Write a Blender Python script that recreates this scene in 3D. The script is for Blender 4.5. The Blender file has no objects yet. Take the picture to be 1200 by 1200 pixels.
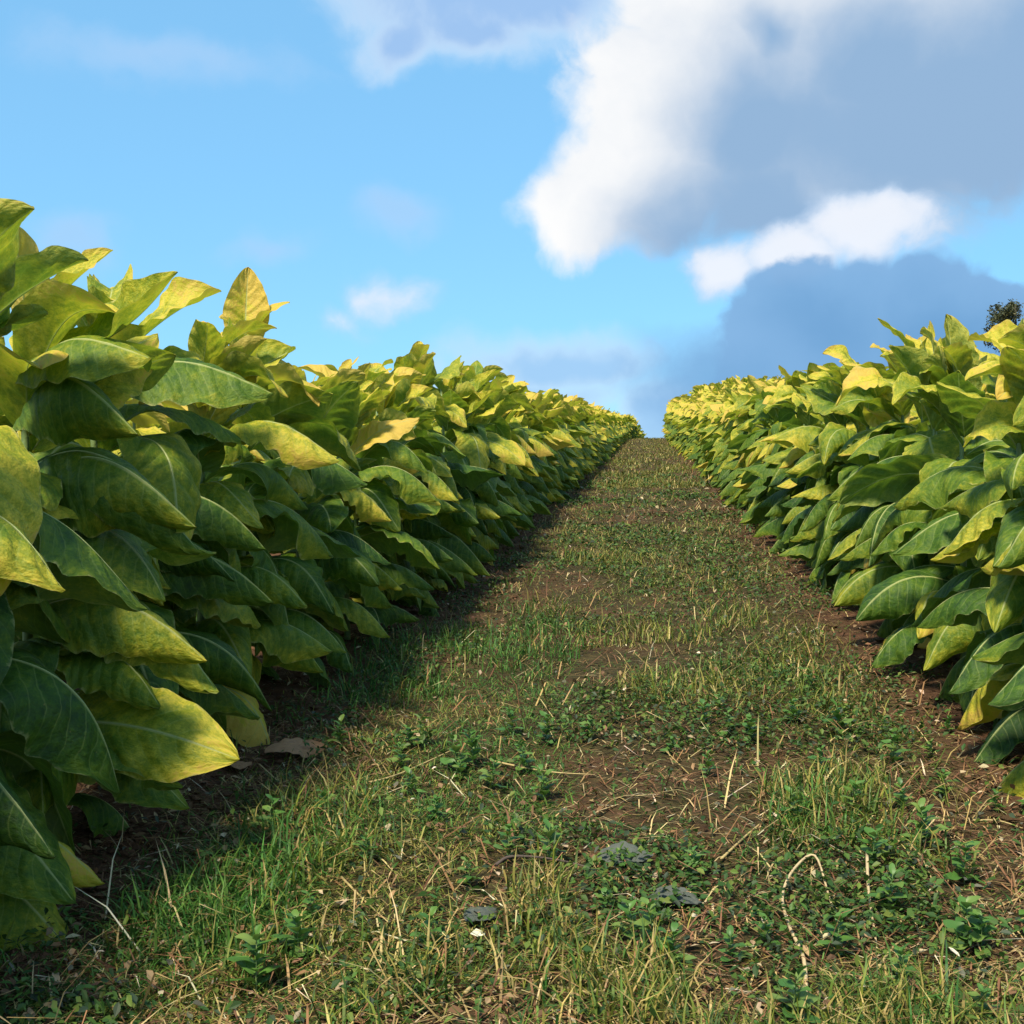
import bpy, math, random
import numpy as np
from mathutils import Vector, Matrix, Euler

random.seed(7)
rng = np.random.default_rng(7)
S = bpy.context.scene
COL = S.collection
R = math.radians

# ------------------------------------------------------------------ camera
SLOPE = 0.07                       # the path climbs four degrees
FPX = 1448.6                       # focal length in photo pixels (1200 wide)
CAM_H = 1.0
cam_d = bpy.data.cameras.new('camera')
cam_d.sensor_width = 36; cam_d.sensor_fit = 'HORIZONTAL'
cam_d.lens = 36 * FPX / 1200
cam_d.clip_start = 0.05; cam_d.clip_end = 5000
cam = bpy.data.objects.new('camera', cam_d); COL.objects.link(cam)
cam.location = (0, 0, CAM_H)
YAW, PITCH = R(6.3), R(-0.25)
cam.rotation_euler = (R(90) + PITCH, 0, YAW)
S.camera = cam
CAM_M = Euler((R(90) + PITCH, 0, YAW)).to_matrix()

def ray(px, py):
    return (CAM_M @ Vector(((px - 600) / FPX, (600 - py) / FPX, -1))).normalized()

# ------------------------------------------------------------------ sun and sky
SUN_EL, SUN_AZ = R(53), R(-162)    # azimuth from +Y (along the path), negative is towards -X
sun_dir = Vector((math.sin(SUN_AZ) * math.cos(SUN_EL), math.cos(SUN_AZ) * math.cos(SUN_EL), math.sin(SUN_EL)))
sl = bpy.data.lights.new('sun', 'SUN'); sl.energy = 4.3; sl.angle = R(8.0); sl.color = (1.0, 0.91, 0.74)
so = bpy.data.objects.new('sun', sl); COL.objects.link(so)
so.rotation_euler = sun_dir.to_track_quat('Z', 'Y').to_euler()
so.location = (-20, -10, 40)

W = bpy.data.worlds.new('World'); S.world = W; W.use_nodes = True
nt = W.node_tree; nt.nodes.clear()
def N(t, **kw):
    n = nt.nodes.new(t)
    for k, v in kw.items(): setattr(n, k, v)
    return n
def setin(sock, v):
    if isinstance(v, bpy.types.NodeSocket): nt.links.new(v, sock)
    else: sock.default_value = v
def M(op, a, b=0.0, c=0.0, clamp=False):
    n = N('ShaderNodeMath', operation=op, use_clamp=clamp)
    setin(n.inputs[0], a); setin(n.inputs[1], b)
    if op in ('MULTIPLY_ADD', 'SMOOTH_MAX', 'SMOOTH_MIN'): setin(n.inputs[2], c)
    return n.outputs[0]
def VM(op, a, b=(0, 0, 0)):
    n = N('ShaderNodeVectorMath', operation=op); setin(n.inputs[0], a); setin(n.inputs[1], b)
    return n.outputs[0] if op not in ('LENGTH', 'DOT_PRODUCT') else n.outputs['Value']
def SS(x, lo, hi):
    n = N('ShaderNodeMapRange', interpolation_type='SMOOTHSTEP'); setin(n.inputs[0], x)
    n.inputs[1].default_value = lo; n.inputs[2].default_value = hi
    return n.outputs[0]
def MIXC(f, a, b):
    n = N('ShaderNodeMix', data_type='RGBA'); setin(n.inputs[0], f); setin(n.inputs[6], a); setin(n.inputs[7], b)
    return n.outputs[2]
def NOISE(v, scale, detail, rough=0.5):
    n = N('ShaderNodeTexNoise', noise_dimensions='3D'); setin(n.inputs['Vector'], v)
    n.inputs['Scale'].default_value = scale; n.inputs['Detail'].default_value = detail; n.inputs['Roughness'].default_value = rough
    return n

sky = N('ShaderNodeTexSky', sky_type='NISHITA', sun_disc=False)
sky.sun_elevation = SUN_EL; sky.sun_rotation = SUN_AZ
sky.air_density = 1.0; sky.dust_density = 0.6; sky.ozone_density = 3.0
tc = N('ShaderNodeTexCoord')
D0 = VM('NORMALIZE', tc.outputs['Generated'])

def blob_field(P, blobs):
    """largest of several soft ellipses, each (direction, horizontal radius, vertical radius, weight)"""
    out = None
    for (px, py, rx, ry, w) in blobs:
        c = ray(px, py); rgt = Vector((c.y, -c.x, 0)).normalized()
        d = VM('SUBTRACT', P, tuple(c))
        a = VM('DOT_PRODUCT', d, tuple(rgt * (FPX / rx)))
        e = M('MULTIPLY', VM('DOT_PRODUCT', d, (0, 0, 1)), FPX / ry)
        q = M('ADD', M('MULTIPLY', a, a), M('MULTIPLY', e, e))
        # behind the dome the offset is long, so nothing of it shows there
        f = M('MULTIPLY_ADD', M('SQRT', M('ADD', q, VM('DOT_PRODUCT', d, tuple(-c)))), -w, w)
        out = f if out is None else M('SMOOTH_MAX', out, f, 0.15)
    return out

warp = VM('SCALE', VM('SUBTRACT', NOISE(D0, 14.0, 3.0, 0.5).outputs['Color'], (0.5, 0.5, 0.5)))
warp.node.inputs['Scale'].default_value = 0.05
DW = VM('ADD', D0, warp)
n_fine0 = NOISE(DW, 8.0, 7.0, 0.58).outputs['Fac']
SUNOFF = (-0.085, 0.0, 0.030)
D1 = VM('ADD', DW, SUNOFF)
n_fine1 = NOISE(D1, 8.0, 3.0, 0.45).outputs['Fac']

def layer(below, blobs, lit, shade, amp=1.0, edge=(0.0, 0.3), light=(0.05, 0.9), opacity=1.0, self_shade=True, amp1=1.0):
    f0 = M('ADD', blob_field(DW, blobs), M('MULTIPLY_ADD', n_fine0, 2 * amp, -amp))
    f1 = M('ADD', blob_field(D1, blobs), M('MULTIPLY_ADD', n_fine1, 2 * amp1, -amp1)) if self_shade else f0
    al = M('MULTIPLY', SS(f0, *edge), opacity)
    dk = SS(M('ADD', f1, M('MULTIPLY_ADD', n_fine0, -1.9, 0.95)), *light) if self_shade else SS(f1, *light)
    return MIXC(al, below, MIXC(dk, lit, shade))

def C(r, g, b): return (r * 5.55, g * 5.55, b * 5.55, 1)     # the background runs at 0.1, the exposure at 1.8
tint = N('ShaderNodeMix', data_type='RGBA', blend_type='MULTIPLY')
tint.inputs[0].default_value = 1.0
nt.links.new(sky.outputs[0], tint.inputs[6]); tint.inputs[7].default_value = (0.72, 1.10, 1.14, 1)
c = MIXC(0.62, tint.outputs[2], C(.275, .63, 1.0))
# the rest of the dome: scattered clouds like those in view
cdir = ray(640, 230)
far_off = SS(VM('DOT_PRODUCT', D0, tuple(cdir)), 0.90, 0.80)
gn = NOISE(D0, 2.2, 7.0, 0.55).outputs['Fac']
gl = M('MULTIPLY', SS(gn, 0.52, 0.62), far_off)
c = MIXC(gl, c, MIXC(SS(gn, 0.55, 0.72), C(0.95, 0.96, 0.97), C(0.45, 0.52, 0.62)))
WH = C(1.0, 1.0, 1.0)
# thin wisps
c = layer(c, [(480, 248, 60, 34, 1), (310, 300, 70, 28, 1), (190, 62, 150, 34, 1), (70, 285, 80, 55, 1.3)], C(.50, .70, .97), C(.44, .66, .95), 1.3, (0, 1.1), (0.2, 1.2), .6, False)
# grey cloud with white puffs at the top
c = layer(c, [(620, -5, 230, 75, 1.1), (560, 40, 110, 42, 1.0), (470, 55, 60, 40, 1)], C(.74, .86, 1.0), C(.36, .56, .88), 1.2, (-.1, .9), (0.3, 1.0), .9, False)
# small cloud over the crops and the low band
c = layer(c, [(440, 352, 55, 34, 1.0), (400, 378, 60, 32, 1.0)], C(.50, .72, .98), C(.80, .87, 1.0), 1.7, (0, 1.1), (0.1, 1.0), .9, False)
c = layer(c, [(650, 425, 170, 42, 1.2), (600, 465, 240, 45, 1.0), (775, 490, 80, 70, 1.4)], C(.62, .79, .98), C(.38, .61, .91), 1.0, (-.1, .8), (0.3, 1.0), .85, False)
# the big cloud, white where the sun strikes it
c = layer(c, [(1000, 110, 340, 175, 2.2), (770, 215, 150, 85, 1.7), (670, 235, 90, 80, 1.6), (765, 110, 90, 105, 1.7), (775, 0, 50, 45, 1.4), (890, 30, 120, 90, 2.0), (1150, 60, 280, 190, 2.0), (900, 235, 150, 75, 1.5)],
          WH, C(.30, .47, .70), 1.35, (-0.05, .70), (-1.15, 1.45), 1.0, True, 0.55)
# white arc, then the blue-grey cloud bank in front of it
c = layer(c, [(855, 318, 65, 56, 1.8), (1010, 272, 92, 50, 1.6), (925, 298, 85, 50, 1.8)], C(.50, .68, .92), C(.88, .92, 1.0), 1.7, (0, .8), (0.0, 1.1), .95, False)
c = layer(c, [(950, 405, 125, 105, 2.4), (1090, 410, 115, 90, 2.4), (1190, 435, 100, 90, 2.4)], C(.24, .46, .76), C(.16, .36, .65), 1.25, (0.0, .35), (0, 2.4), .96, False)
c = layer(c, [(850, 440, 130, 70, 1.5)], C(.26, .49, .80), C(.20, .42, .72), 1.0, (-0.3, .9), (0, 1.4), .9, False)
bg = N('ShaderNodeBackground'); nt.links.new(c, bg.inputs[0]); bg.inputs[1].default_value = 0.1
wo = N('ShaderNodeOutputWorld'); nt.links.new(bg.outputs[0], wo.inputs[0])
W.cycles.sampling_method = 'MANUAL'; W.cycles.sample_map_resolution = 512

vs = S.view_settings
vs.view_transform = 'Standard'; vs.look = 'None'; vs.exposure = 0.85; vs.gamma = 1.0; vs.use_curve_mapping = False
S.render.engine = 'CYCLES'
S.cycles.max_bounces = 4; S.cycles.diffuse_bounces = 3; S.cycles.transmission_bounces = 3; S.cycles.transparent_max_bounces = 4
S.cycles.use_denoising = True

# ------------------------------------------------------------------ noise and terrain
def vnoise(x, y, seed=0):
    x = np.asarray(x, float); y = np.asarray(y, float)
    xi = np.floor(x); yi = np.floor(y); fx = x - xi; fy = y - yi
    fx = fx * fx * (3 - 2 * fx); fy = fy * fy * (3 - 2 * fy)
    def h(a, b):
        n = np.sin(a * 127.1 + b * 311.7 + seed * 74.7) * 43758.5453
        return n - np.floor(n)
    return (h(xi, yi) * (1 - fx) + h(xi + 1, yi) * fx) * (1 - fy) + (h(xi, yi + 1) * (1 - fx) + h(xi + 1, yi + 1) * fx) * fy
def fbm(x, y, seed=0, o=3):
    s = 0; a = 0.5; t = 0
    for k in range(o):
        s = s + a * vnoise(np.asarray(x) * 2 ** k, np.asarray(y) * 2 ** k, seed + k * 13); t += a; a *= 0.5
    return s / t
def sst(x, a, b):
    t = np.clip((np.asarray(x, float) - a) / (b - a), 0, 1); return t * t * (3 - 2 * t)

def ground_base(x, y):
    x = np.asarray(x, float); y = np.asarray(y, float)
    z = SLOPE * np.clip(y, -40, None)
    dn = np.clip(y - 66, 0, None)
    z = z - np.where(dn < 9, 0.02 * dn ** 2, 0.02 * 81 + 0.36 * (dn - 9))
    z = np.maximum(z, -14 - 0 * y)
    b = sst(y, 14, 60)
    z = z + b * np.clip(x - 1.0, 0, 1.8) * 0.55 - b * np.clip(-x - 1.1, 0, 1.2) * 0.25
    return z
def ground(x, y):
    x = np.asarray(x, float); y = np.asarray(y, float)
    near = 1 - 0.7 * sst(y, 12, 60)
    z = ground_base(x, y)
    z = z + 0.07 * (fbm(x * 1.3, y * 0.9, 3) - 0.5) * near
    ax = np.abs(x)
    soil = sst(ax, 0.85, 1.15)
    z = z + soil * (0.05 * (fbm(x * 7, y * 7, 9) - 0.5) + 0.05 * np.exp(-((ax - 1.5) / 0.35) ** 2)) * near
    z = z + 0.022 * (fbm(x * 12, y * 12, 21) - 0.5) * near
    return z
G1 = lambda x, y: float(ground(x, y))
def on_ground(px, py):
    d = ray(px, py)
    t = CAM_H / max(1e-3, SLOPE * d.y - d.z)
    return (d.x * t, d.y * t)

def mesh_obj(name, verts, faces, mat, parent=None, smooth=True, uv=None, col=None, ripe=None, link=True):
    me = bpy.data.meshes.new(name)
    me.from_pydata([tuple(v) for v in np.asarray(verts).tolist()] if not isinstance(verts, list) else verts, [], faces if isinstance(faces, list) else faces.tolist())
    if smooth: me.polygons.foreach_set('use_smooth', [True] * len(me.polygons))
    if uv is not None:
        l = me.uv_layers.new(name='UVMap')
        vi = np.empty(len(me.loops), dtype=np.int32); me.loops.foreach_get('vertex_index', vi)
        l.data.foreach_set('uv', np.asarray(uv, np.float32)[vi].ravel())
    if col is not None:
        a = me.color_attributes.new('Col', 'FLOAT_COLOR', 'POINT')
        a.data.foreach_set('color', np.asarray(col, np.float32).ravel())
    if ripe is not None:
        a = me.attributes.new('ripe', 'FLOAT', 'POINT'); a.data.foreach_set('value', np.asarray(ripe, np.float32))
    me.materials.append(mat)
    if not link: return me
    o = bpy.data.objects.new(name, me); COL.objects.link(o); o.parent = parent
    return o
def tag(o, label=None, cat=None, group=None, kind=None):
    for k, v in (('label', label), ('category', cat), ('group', group), ('kind', kind)):
        if v: o[k] = v
    return o
def empty(name, loc, rz=0.0):
    o = bpy.data.objects.new(name, None); COL.objects.link(o); o.location = loc; o.rotation_euler = (0, 0, rz)
    o.empty_display_size = 0.1
    return o

# ------------------------------------------------------------------ materials
class Mat:
    def __init__(s, name):
        s.m = bpy.data.materials.new(name); s.m.use_nodes = True; s.t = s.m.node_tree; s.t.nodes.clear()
    def n(s, ty, **kw):
        x = s.t.nodes.new(ty)
        for k, v in kw.items(): setattr(x, k, v)
        return x
    def put(s, sock, v):
        if isinstance(v, bpy.types.NodeSocket): s.t.links.new(v, sock)
        else: sock.default_value = v
    def math(s, op, a, b=0.0, c=0.0, clamp=False):
        x = s.n('ShaderNodeMath', operation=op, use_clamp=clamp)
        s.put(x.inputs[0], a); s.put(x.inputs[1], b); s.put(x.inputs[2], c)
        return x.outputs[0]
    def ss(s, v, lo, hi, a=0.0, b=1.0):
        x = s.n('ShaderNodeMapRange', interpolation_type='SMOOTHSTEP'); s.put(x.inputs[0], v)
        for i, k in enumerate((lo, hi, a, b)): x.inputs[i + 1].default_value = k
        return x.outputs[0]
    def mix(s, f, a, b, blend='MIX'):
        x = s.n('ShaderNodeMix', data_type='RGBA', blend_type=blend)
        s.put(x.inputs[0], f); s.put(x.inputs[6], a); s.put(x.inputs[7], b); return x.outputs[2]
    def noise(s, vec, scale, detail=3.0, rough=0.5):
        x = s.n('ShaderNodeTexNoise')
        if vec is not None: s.put(x.inputs['Vector'], vec)
        x.inputs['Scale'].default_value = scale; x.inputs['Detail'].default_value = detail; x.inputs['Roughness'].default_value = rough
        return x.outputs['Fac']
    def ramp(s, f, stops):
        x = s.n('ShaderNodeValToRGB'); s.put(x.inputs[0], f); e = x.color_ramp.elements
        while len(e) < len(stops): e.new(0.5)
        for el, (p, c) in zip(e, stops): el.position = p; el.color = (*c, 1)
        return x.outputs[0]
    def out(s, sh): 
        o = s.n('ShaderNodeOutputMaterial'); s.t.links.new(sh, o.inputs[0]); return s.m

RIPE = [(0.0, (0.022, 0.060, 0.010)), (0.22, (0.048, 0.112, 0.010)), (0.45, (0.115, 0.185, 0.013)),
        (0.66, (0.270, 0.290, 0.020)), (0.86, (0.56, 0.47, 0.045)), (1.0, (0.60, 0.41, 0.075))]

def leaf_material(name, per_object, veins=True):
    m = Mat(name)
    uvn = m.n('ShaderNodeUVMap'); sep = m.n('ShaderNodeSeparateXYZ'); m.t.links.new(uvn.outputs[0], sep.inputs[0])
    t, v = sep.outputs[0], sep.outputs[1]
    s = m.math('ABSOLUTE', m.math('MULTIPLY_ADD', v, 2.0, -1.0))
    at = m.n('ShaderNodeAttribute', attribute_type='OBJECT' if per_object else 'GEOMETRY', attribute_name='ripe')
    oi = m.n('ShaderNodeObjectInfo'); rnd = oi.outputs['Random']
    comb = m.n('ShaderNodeCombineXYZ'); m.put(comb.inputs[0], m.math('MULTIPLY', t, 2.0)); m.put(comb.inputs[1], v); m.put(comb.inputs[2], m.math('MULTIPLY', rnd, 37.0))
    if not per_object:
        g = m.n('ShaderNodeNewGeometry'); vec = g.outputs['Position']; sc = 3.0
    else: vec = comb.outputs[0]; sc = 1.0
    big = m.noise(vec, 2.2 * sc, 4.0, 0.6)
    mot = m.noise(vec, 14.0 * sc, 4.0, 0.65)
    tip = m.math('MULTIPLY', m.ss(t, 0.45, 1.0), 0.20)
    edge = m.math('MULTIPLY', m.ss(s, 0.55, 1.0), 0.12)
    k = m.math('ADD', at.outputs['Fac'], m.math('MULTIPLY_ADD', big, 0.95, -0.475))
    k = m.math('ADD', k, m.math('MULTIPLY_ADD', mot, 0.70, -0.35))
    if per_object: k = m.math('ADD', k, m.math('MULTIPLY_ADD', m.noise(vec, 55.0, 2.0, 0.6), 0.36, -0.18))
    ripe_gain = m.ss(at.outputs['Fac'], 0.1, 0.6, 0.35, 1.0)
    k = m.math('ADD', k, m.math('MULTIPLY', m.math('ADD', tip, edge), ripe_gain), clamp=True)
    colr = m.ramp(k, RIPE)
    if veins:
        # side veins leave the midrib and sweep forward
        wob = m.math('MULTIPLY_ADD', m.noise(vec, 3.0, 2.0), 0.08, -0.04)
        q = m.math('ADD', m.math('SUBTRACT', t, m.math('MULTIPLY', m.math('POWER', s, 1.25), 0.20)), wob)
        fr = m.math('FRACT', m.math('MULTIPLY', q, 13.0))
        dist = m.math('ABSOLUTE', m.math('SUBTRACT', fr, 0.5))
        side = m.math('MULTIPLY', m.ss(dist, 0.09, 0.0), m.ss(s, 1.0, 0.5, 0.25, 1.0))
        mid = m.ss(s, 0.055, 0.015)
        colr = m.mix(m.math('MULTIPLY', side, 0.26), colr, (0.30, 0.36, 0.10, 1))
        colr = m.mix(m.math('MULTIPLY', mid, 0.65), colr, (0.42, 0.44, 0.17, 1))
        # paler rims and brown spots
        rim = m.math('MULTIPLY', m.ss(m.math('ADD', s, m.math('MULTIPLY_ADD', mot, 0.25, -0.13)), 0.955, 1.03), 0.55)
        colr = m.mix(rim, colr, (0.46, 0.42, 0.20, 1))
        sp = m.math('MULTIPLY', m.ss(m.noise(vec, 30.0 * sc, 2.0), 0.72, 0.80), 0.45)
        colr = m.mix(sp, colr, (0.30, 0.22, 0.07, 1))
        h = m.math('ADD', m.math('MULTIPLY', m.ss(dist, 0.0, 0.5), 0.008), m.math('MULTIPLY', mot, 0.026))
        h = m.math('ADD', h, m.math('MULTIPLY', mid, -0.006))
        bp = m.n('ShaderNodeBump'); bp.inputs['Strength'].default_value = 0.42; bp.inputs['Distance'].default_value = 0.6
        m.put(bp.inputs['Height'], h)
    geo = m.n('ShaderNodeNewGeometry')
    # the underside of the leaf is duller and paler
    under = m.mix(0.40, colr, (0.19, 0.22, 0.085, 1))
    colr = m.mix(m.math('MULTIPLY', geo.outputs['Backfacing'], 0.8), colr, under)
    p = m.n('ShaderNodeBsdfPrincipled'); m.put(p.inputs['Base Color'], colr)
    m.put(p.inputs['Roughness'], m.math('MULTIPLY_ADD', mot, 0.25, 0.46)); p.inputs['Specular IOR Level'].default_value = 0.30
    tr = m.n('ShaderNodeBsdfTranslucent'); m.put(tr.inputs[0], m.mix(1.0, colr, (1.12, 1.36, 0.55, 1), 'MULTIPLY'))
    if veins:
        m.t.links.new(bp.outputs[0], p.inputs['Normal'])
    mx = m.n('ShaderNodeMixShader'); mx.inputs[0].default_value = 0.34
    m.t.links.new(p.outputs[0], mx.inputs[1]); m.t.links.new(tr.outputs[0], mx.inputs[2])
    return m.out(mx.outputs[0])

def plain(name, col, rough=0.7, var=0.35, scale=20.0, translucent=0.0):
    m = Mat(name); tcn = m.n('ShaderNodeTexCoord')
    nz = m.noise(tcn.outputs['Object'], scale, 4.0, 0.6)
    cl = m.mix(nz, tuple(c * (1 - var) for c in col) + (1,), tuple(min(1, c * (1 + var)) for c in col) + (1,))
    p = m.n('ShaderNodeBsdfPrincipled'); m.put(p.inputs['Base Color'], cl); p.inputs['Roughness'].default_value = rough
    bp = m.n('ShaderNodeBump'); bp.inputs['Strength'].default_value = 0.3; bp.inputs['Distance'].default_value = 0.02; m.put(bp.inputs['Height'], nz)
    m.t.links.new(bp.outputs[0], p.inputs['Normal'])
    return m.out(p.outputs[0])

def vcol_material(name, translucent=0.3, rough=0.55):
    m = Mat(name); a = m.n('ShaderNodeAttribute', attribute_type='GEOMETRY', attribute_name='Col')
    p = m.n('ShaderNodeBsdfPrincipled'); m.put(p.inputs['Base Color'], a.outputs['Color']); p.inputs['Roughness'].default_value = rough
    p.inputs['Specular IOR Level'].default_value = 0.3
    tr = m.n('ShaderNodeBsdfTranslucent'); m.put(tr.inputs[0], a.outputs['Color'])
    mx = m.n('ShaderNodeMixShader'); mx.inputs[0].default_value = translucent
    m.t.links.new(p.outputs[0], mx.inputs[1]); m.t.links.new(tr.outputs[0], mx.inputs[2])
    return m.out(mx.outputs[0])

def ground_material():
    m = Mat('earth'); g = m.n('ShaderNodeNewGeometry'); pos = g.outputs['Position']
    sx = m.n('ShaderNodeSeparateXYZ'); m.t.links.new(pos, sx.inputs[0])
    n1 = m.noise(pos, 2.5, 4.0, 0.6); n2 = m.noise(pos, 18.0, 5.0, 0.65); n3 = m.noise(pos, 70.0, 4.0, 0.7)
    soil = m.ramp(m.math('ADD', m.math('MULTIPLY', n2, 0.6), m.math('MULTIPLY', n3, 0.4)),
                  [(0.25, (0.032, 0.016, 0.009)), (0.5, (0.100, 0.048, 0.025)), (0.72, (0.18, 0.095, 0.048)), (0.9, (0.28, 0.18, 0.10))])
    turf = m.ramp(m.math('ADD', m.math('MULTIPLY', n2, 0.5), m.math('MULTIPLY', n3, 0.5)),
                  [(0.3, (0.016, 0.013, 0.007)), (0.5, (0.045, 0.036, 0.014)), (0.68, (0.11, 0.080, 0.030)), (0.85, (0.26, 0.19, 0.09))])
    ax = m.math('ABSOLUTE', sx.outputs[0])
    f = m.ss(m.math('ADD', ax, m.math('MULTIPLY_ADD', n1, 0.9, -0.45)), 1.05, 0.70)
    f = m.math('MULTIPLY', f, m.ss(m.math('ADD', n1, m.math('MULTIPLY', n2, 0.4)), 0.50, 0.72, 0.25, 1.0))
    col = m.mix(f, soil, turf)
    p = m.n('ShaderNodeBsdfPrincipled'); m.put(p.inputs['Base Color'], col); p.inputs['Roughness'].default_value = 0.95; p.inputs['Specular IOR Level'].default_value = 0.15
    bp = m.n('ShaderNodeBump'); bp.inputs['Strength'].default_value = 0.9; bp.inputs['Distance'].default_value = 0.03
    m.put(bp.inputs['Height'], m.math('ADD', n2, m.math('MULTIPLY', n3, 0.6))); m.t.links.new(bp.outputs[0], p.inputs['Normal'])
    return m.out(p.outputs[0])

LEAF = leaf_material('tobacco_leaf', True)
LEAF_FAR = leaf_material('tobacco_leaf_far', False, veins=True)
RIB = plain('leaf_rib', (0.34, 0.38, 0.14), 0.5, 0.2)
STALK = plain('stalk_green', (0.13, 0.19, 0.06), 0.55, 0.3)
EARTH = ground_material()
BLADES = vcol_material('grass_blades', 0.3)
LITTER = vcol_material('dry_litter', 0.12, 0.8)
STRAW = plain('dry_stalk', (0.36, 0.27, 0.11), 0.7, 0.4, 30)
BLEACHED = plain('bleached_stalk', (0.44, 0.33, 0.18), 0.7, 0.25, 30)
BARK = plain('bark', (0.07, 0.05, 0.04), 0.9, 0.4, 12)

# ------------------------------------------------------------------ ground
def axis(segs):
    out = []
    for a, b, n in segs: out += list(np.linspace(a, b, n, endpoint=False))
    return np.array(out + [segs[-1][1]])
gx = axis([(-400, -60, 8), (-60, -8, 18), (-8, -2.4, 30), (-2.4, 2.4, 130), (2.4, 8, 30), (8, 60, 18), (60, 400, 8)])
gy = axis([(-80, -4, 14), (-4, 1.4, 30), (1.4, 8, 190), (8, 20, 130), (20, 60, 130), (60, 85, 70), (85, 140, 20), (140, 900, 14)])
X, Y = np.meshgrid(gx, gy); Z = ground(X, Y)
nxg, nyg = len(gx), len(gy)
idx = np.arange(nxg * nyg).reshape(nyg, nxg)
quads = np.stack([idx[:-1, :-1], idx[:-1, 1:], idx[1:, 1:], idx[1:, :-1]], -1).reshape(-1, 4)
g = mesh_obj('ground', np.stack([X, Y, Z], -1).reshape(-1, 3), quads, EARTH); tag(g, kind='structure')

# ------------------------------------------------------------------ tobacco leaves
def leaf_arrays(P, nl, nw):
    """a leaf that starts at the origin, points along +X and is curved in every direction"""
    L = P['L']; t = np.linspace(0, 1, nl + 1) ** 0.92
    th = P['a0'] + (P['a1'] - P['a0']) * (1 / (1 + np.exp(-(t - P['knee']) * P['sharp'])) - 1 / (1 + np.exp(P['knee'] * P['sharp'])))
    th = th + P['wob'] * np.sin(t * 7 + P['ph'])
    lat = P['side'] * t * t
    dt = np.diff(t, prepend=0)
    tx = np.cos(th) * np.cos(lat); ty = np.cos(th) * np.sin(lat); tz = np.sin(th)
    cx, cy, cz = (np.cumsum(a * dt) * L for a in (tx, ty, tz))
    prof = (t ** 0.60) * ((1 - t) ** 0.66) * (1 - 0.22 * np.clip((t - 0.8) / 0.2, 0, 1)); prof = prof / prof.max()
    prof = prof * (1 + 0.06 * np.sin(t * 11 + P['ph'])) + 0.05 * (t < 0.2) * (1 - t * 5)
    prof[-1] = 0.004
    w = P['W'] * prof
    tw = P['twist'] * t + P['roll']
    vs_, uv = [], []
    vv = np.linspace(-1, 1, nw + 1)
    T = np.stack([tx, ty, tz], -1)
    up = np.stack([-np.sin(th) * np.cos(lat), -np.sin(th) * np.sin(lat), np.cos(th)], -1)
    sd = np.cross(up, T)
    ct, st = np.cos(tw)[:, None], np.sin(tw)[:, None]
    sd2 = sd * ct + up * st; up2 = up * ct - sd * st
    pts = np.zeros((nl + 1, nw + 1, 3))
    C0 = np.stack([cx, cy, cz], -1)
    fold = P['fold0'] + (P['fold1'] - P['fold0']) * t
    for j, v in enumerate(vv):
        s = abs(v); sg = 1 if v >= 0 else -1
        cu = P['curlL'] if sg < 0 else P['curlR']
        # lateral arc: angle grows away from the midrib
        ang = fold + cu * s * (0.5 + t)
        lx = np.cos(fold + cu * (0.5 + t) * s * 0.5) * s; lz = np.sin(fold + cu * (0.5 + t) * s * 0.5) * s
        ph = P['phL'] if sg < 0 else P['phR']
        wave = P['amp'] * L * (s ** 1.6) * np.sin(2 * math.pi * P['freq'] * t + ph) * np.sin(math.pi * np.clip(t, 0, 1)) ** 0.6
        pk = P['puck'] * L * np.sin(t * P['pf'] - s * 9 + ph) * s * (1 - s) * 2
        rm = P['marg'] * w * np.clip(s - 0.45, 0, 1) ** 2 * np.sin(2 * math.pi * P['freq'] * 0.6 * t + ph * 1.7)
        dent = P['dent'] * L * np.exp(-((t - P['dt']) / 0.13) ** 2) * (s if sg == P['dsg'] else 0.15 * s) * w / P['W']
        fine = 0.018 * L * (s ** 3) * np.sin(2 * math.pi * (P['freq'] * 3.1) * t + ph * 2.3) * np.sin(math.pi * np.clip(t, 0, 1))
        pts[:, j] = C0 + sd2 * (sg * w * lx)[:, None] + up2 * (w * lz + wave + pk + fine + rm + dent)[:, None]
        uv.append(np.stack([t, np.full_like(t, (v + 1) / 2)], -1))
    uv = np.stack(uv, 1)
    ii = np.arange((nl + 1) * (nw + 1)).reshape(nl + 1, nw + 1)
    q = np.stack([ii[:-1, :-1], ii[1:, :-1], ii[1:, 1:], ii[:-1, 1:]], -1).reshape(-1, 4)
    return pts.reshape(-1, 3), q, uv.reshape(-1, 2), C0, up2, sd2

def rib_arrays(C0, up, sd, r0=0.0055):
    n = len(C0); keep = int(n * 0.9); vs_ = []
    for i in range(keep):
        r = r0 * (1 - 0.85 * i / (keep - 1))
        for k in range(4):
            a = math.pi / 4 + k * math.pi / 2
            vs_.append(C0[i] + sd[i] * r * math.cos(a) * 0.8 + up[i] * r * (math.sin(a) - 0.25))
    f = []
    for i in range(keep - 1):
        for k in range(4):
            a, b = i * 4 + k, i * 4 + (k + 1) % 4
            f.append((a, b, b + 4, a + 4))
    return np.array(vs_), f

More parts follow.
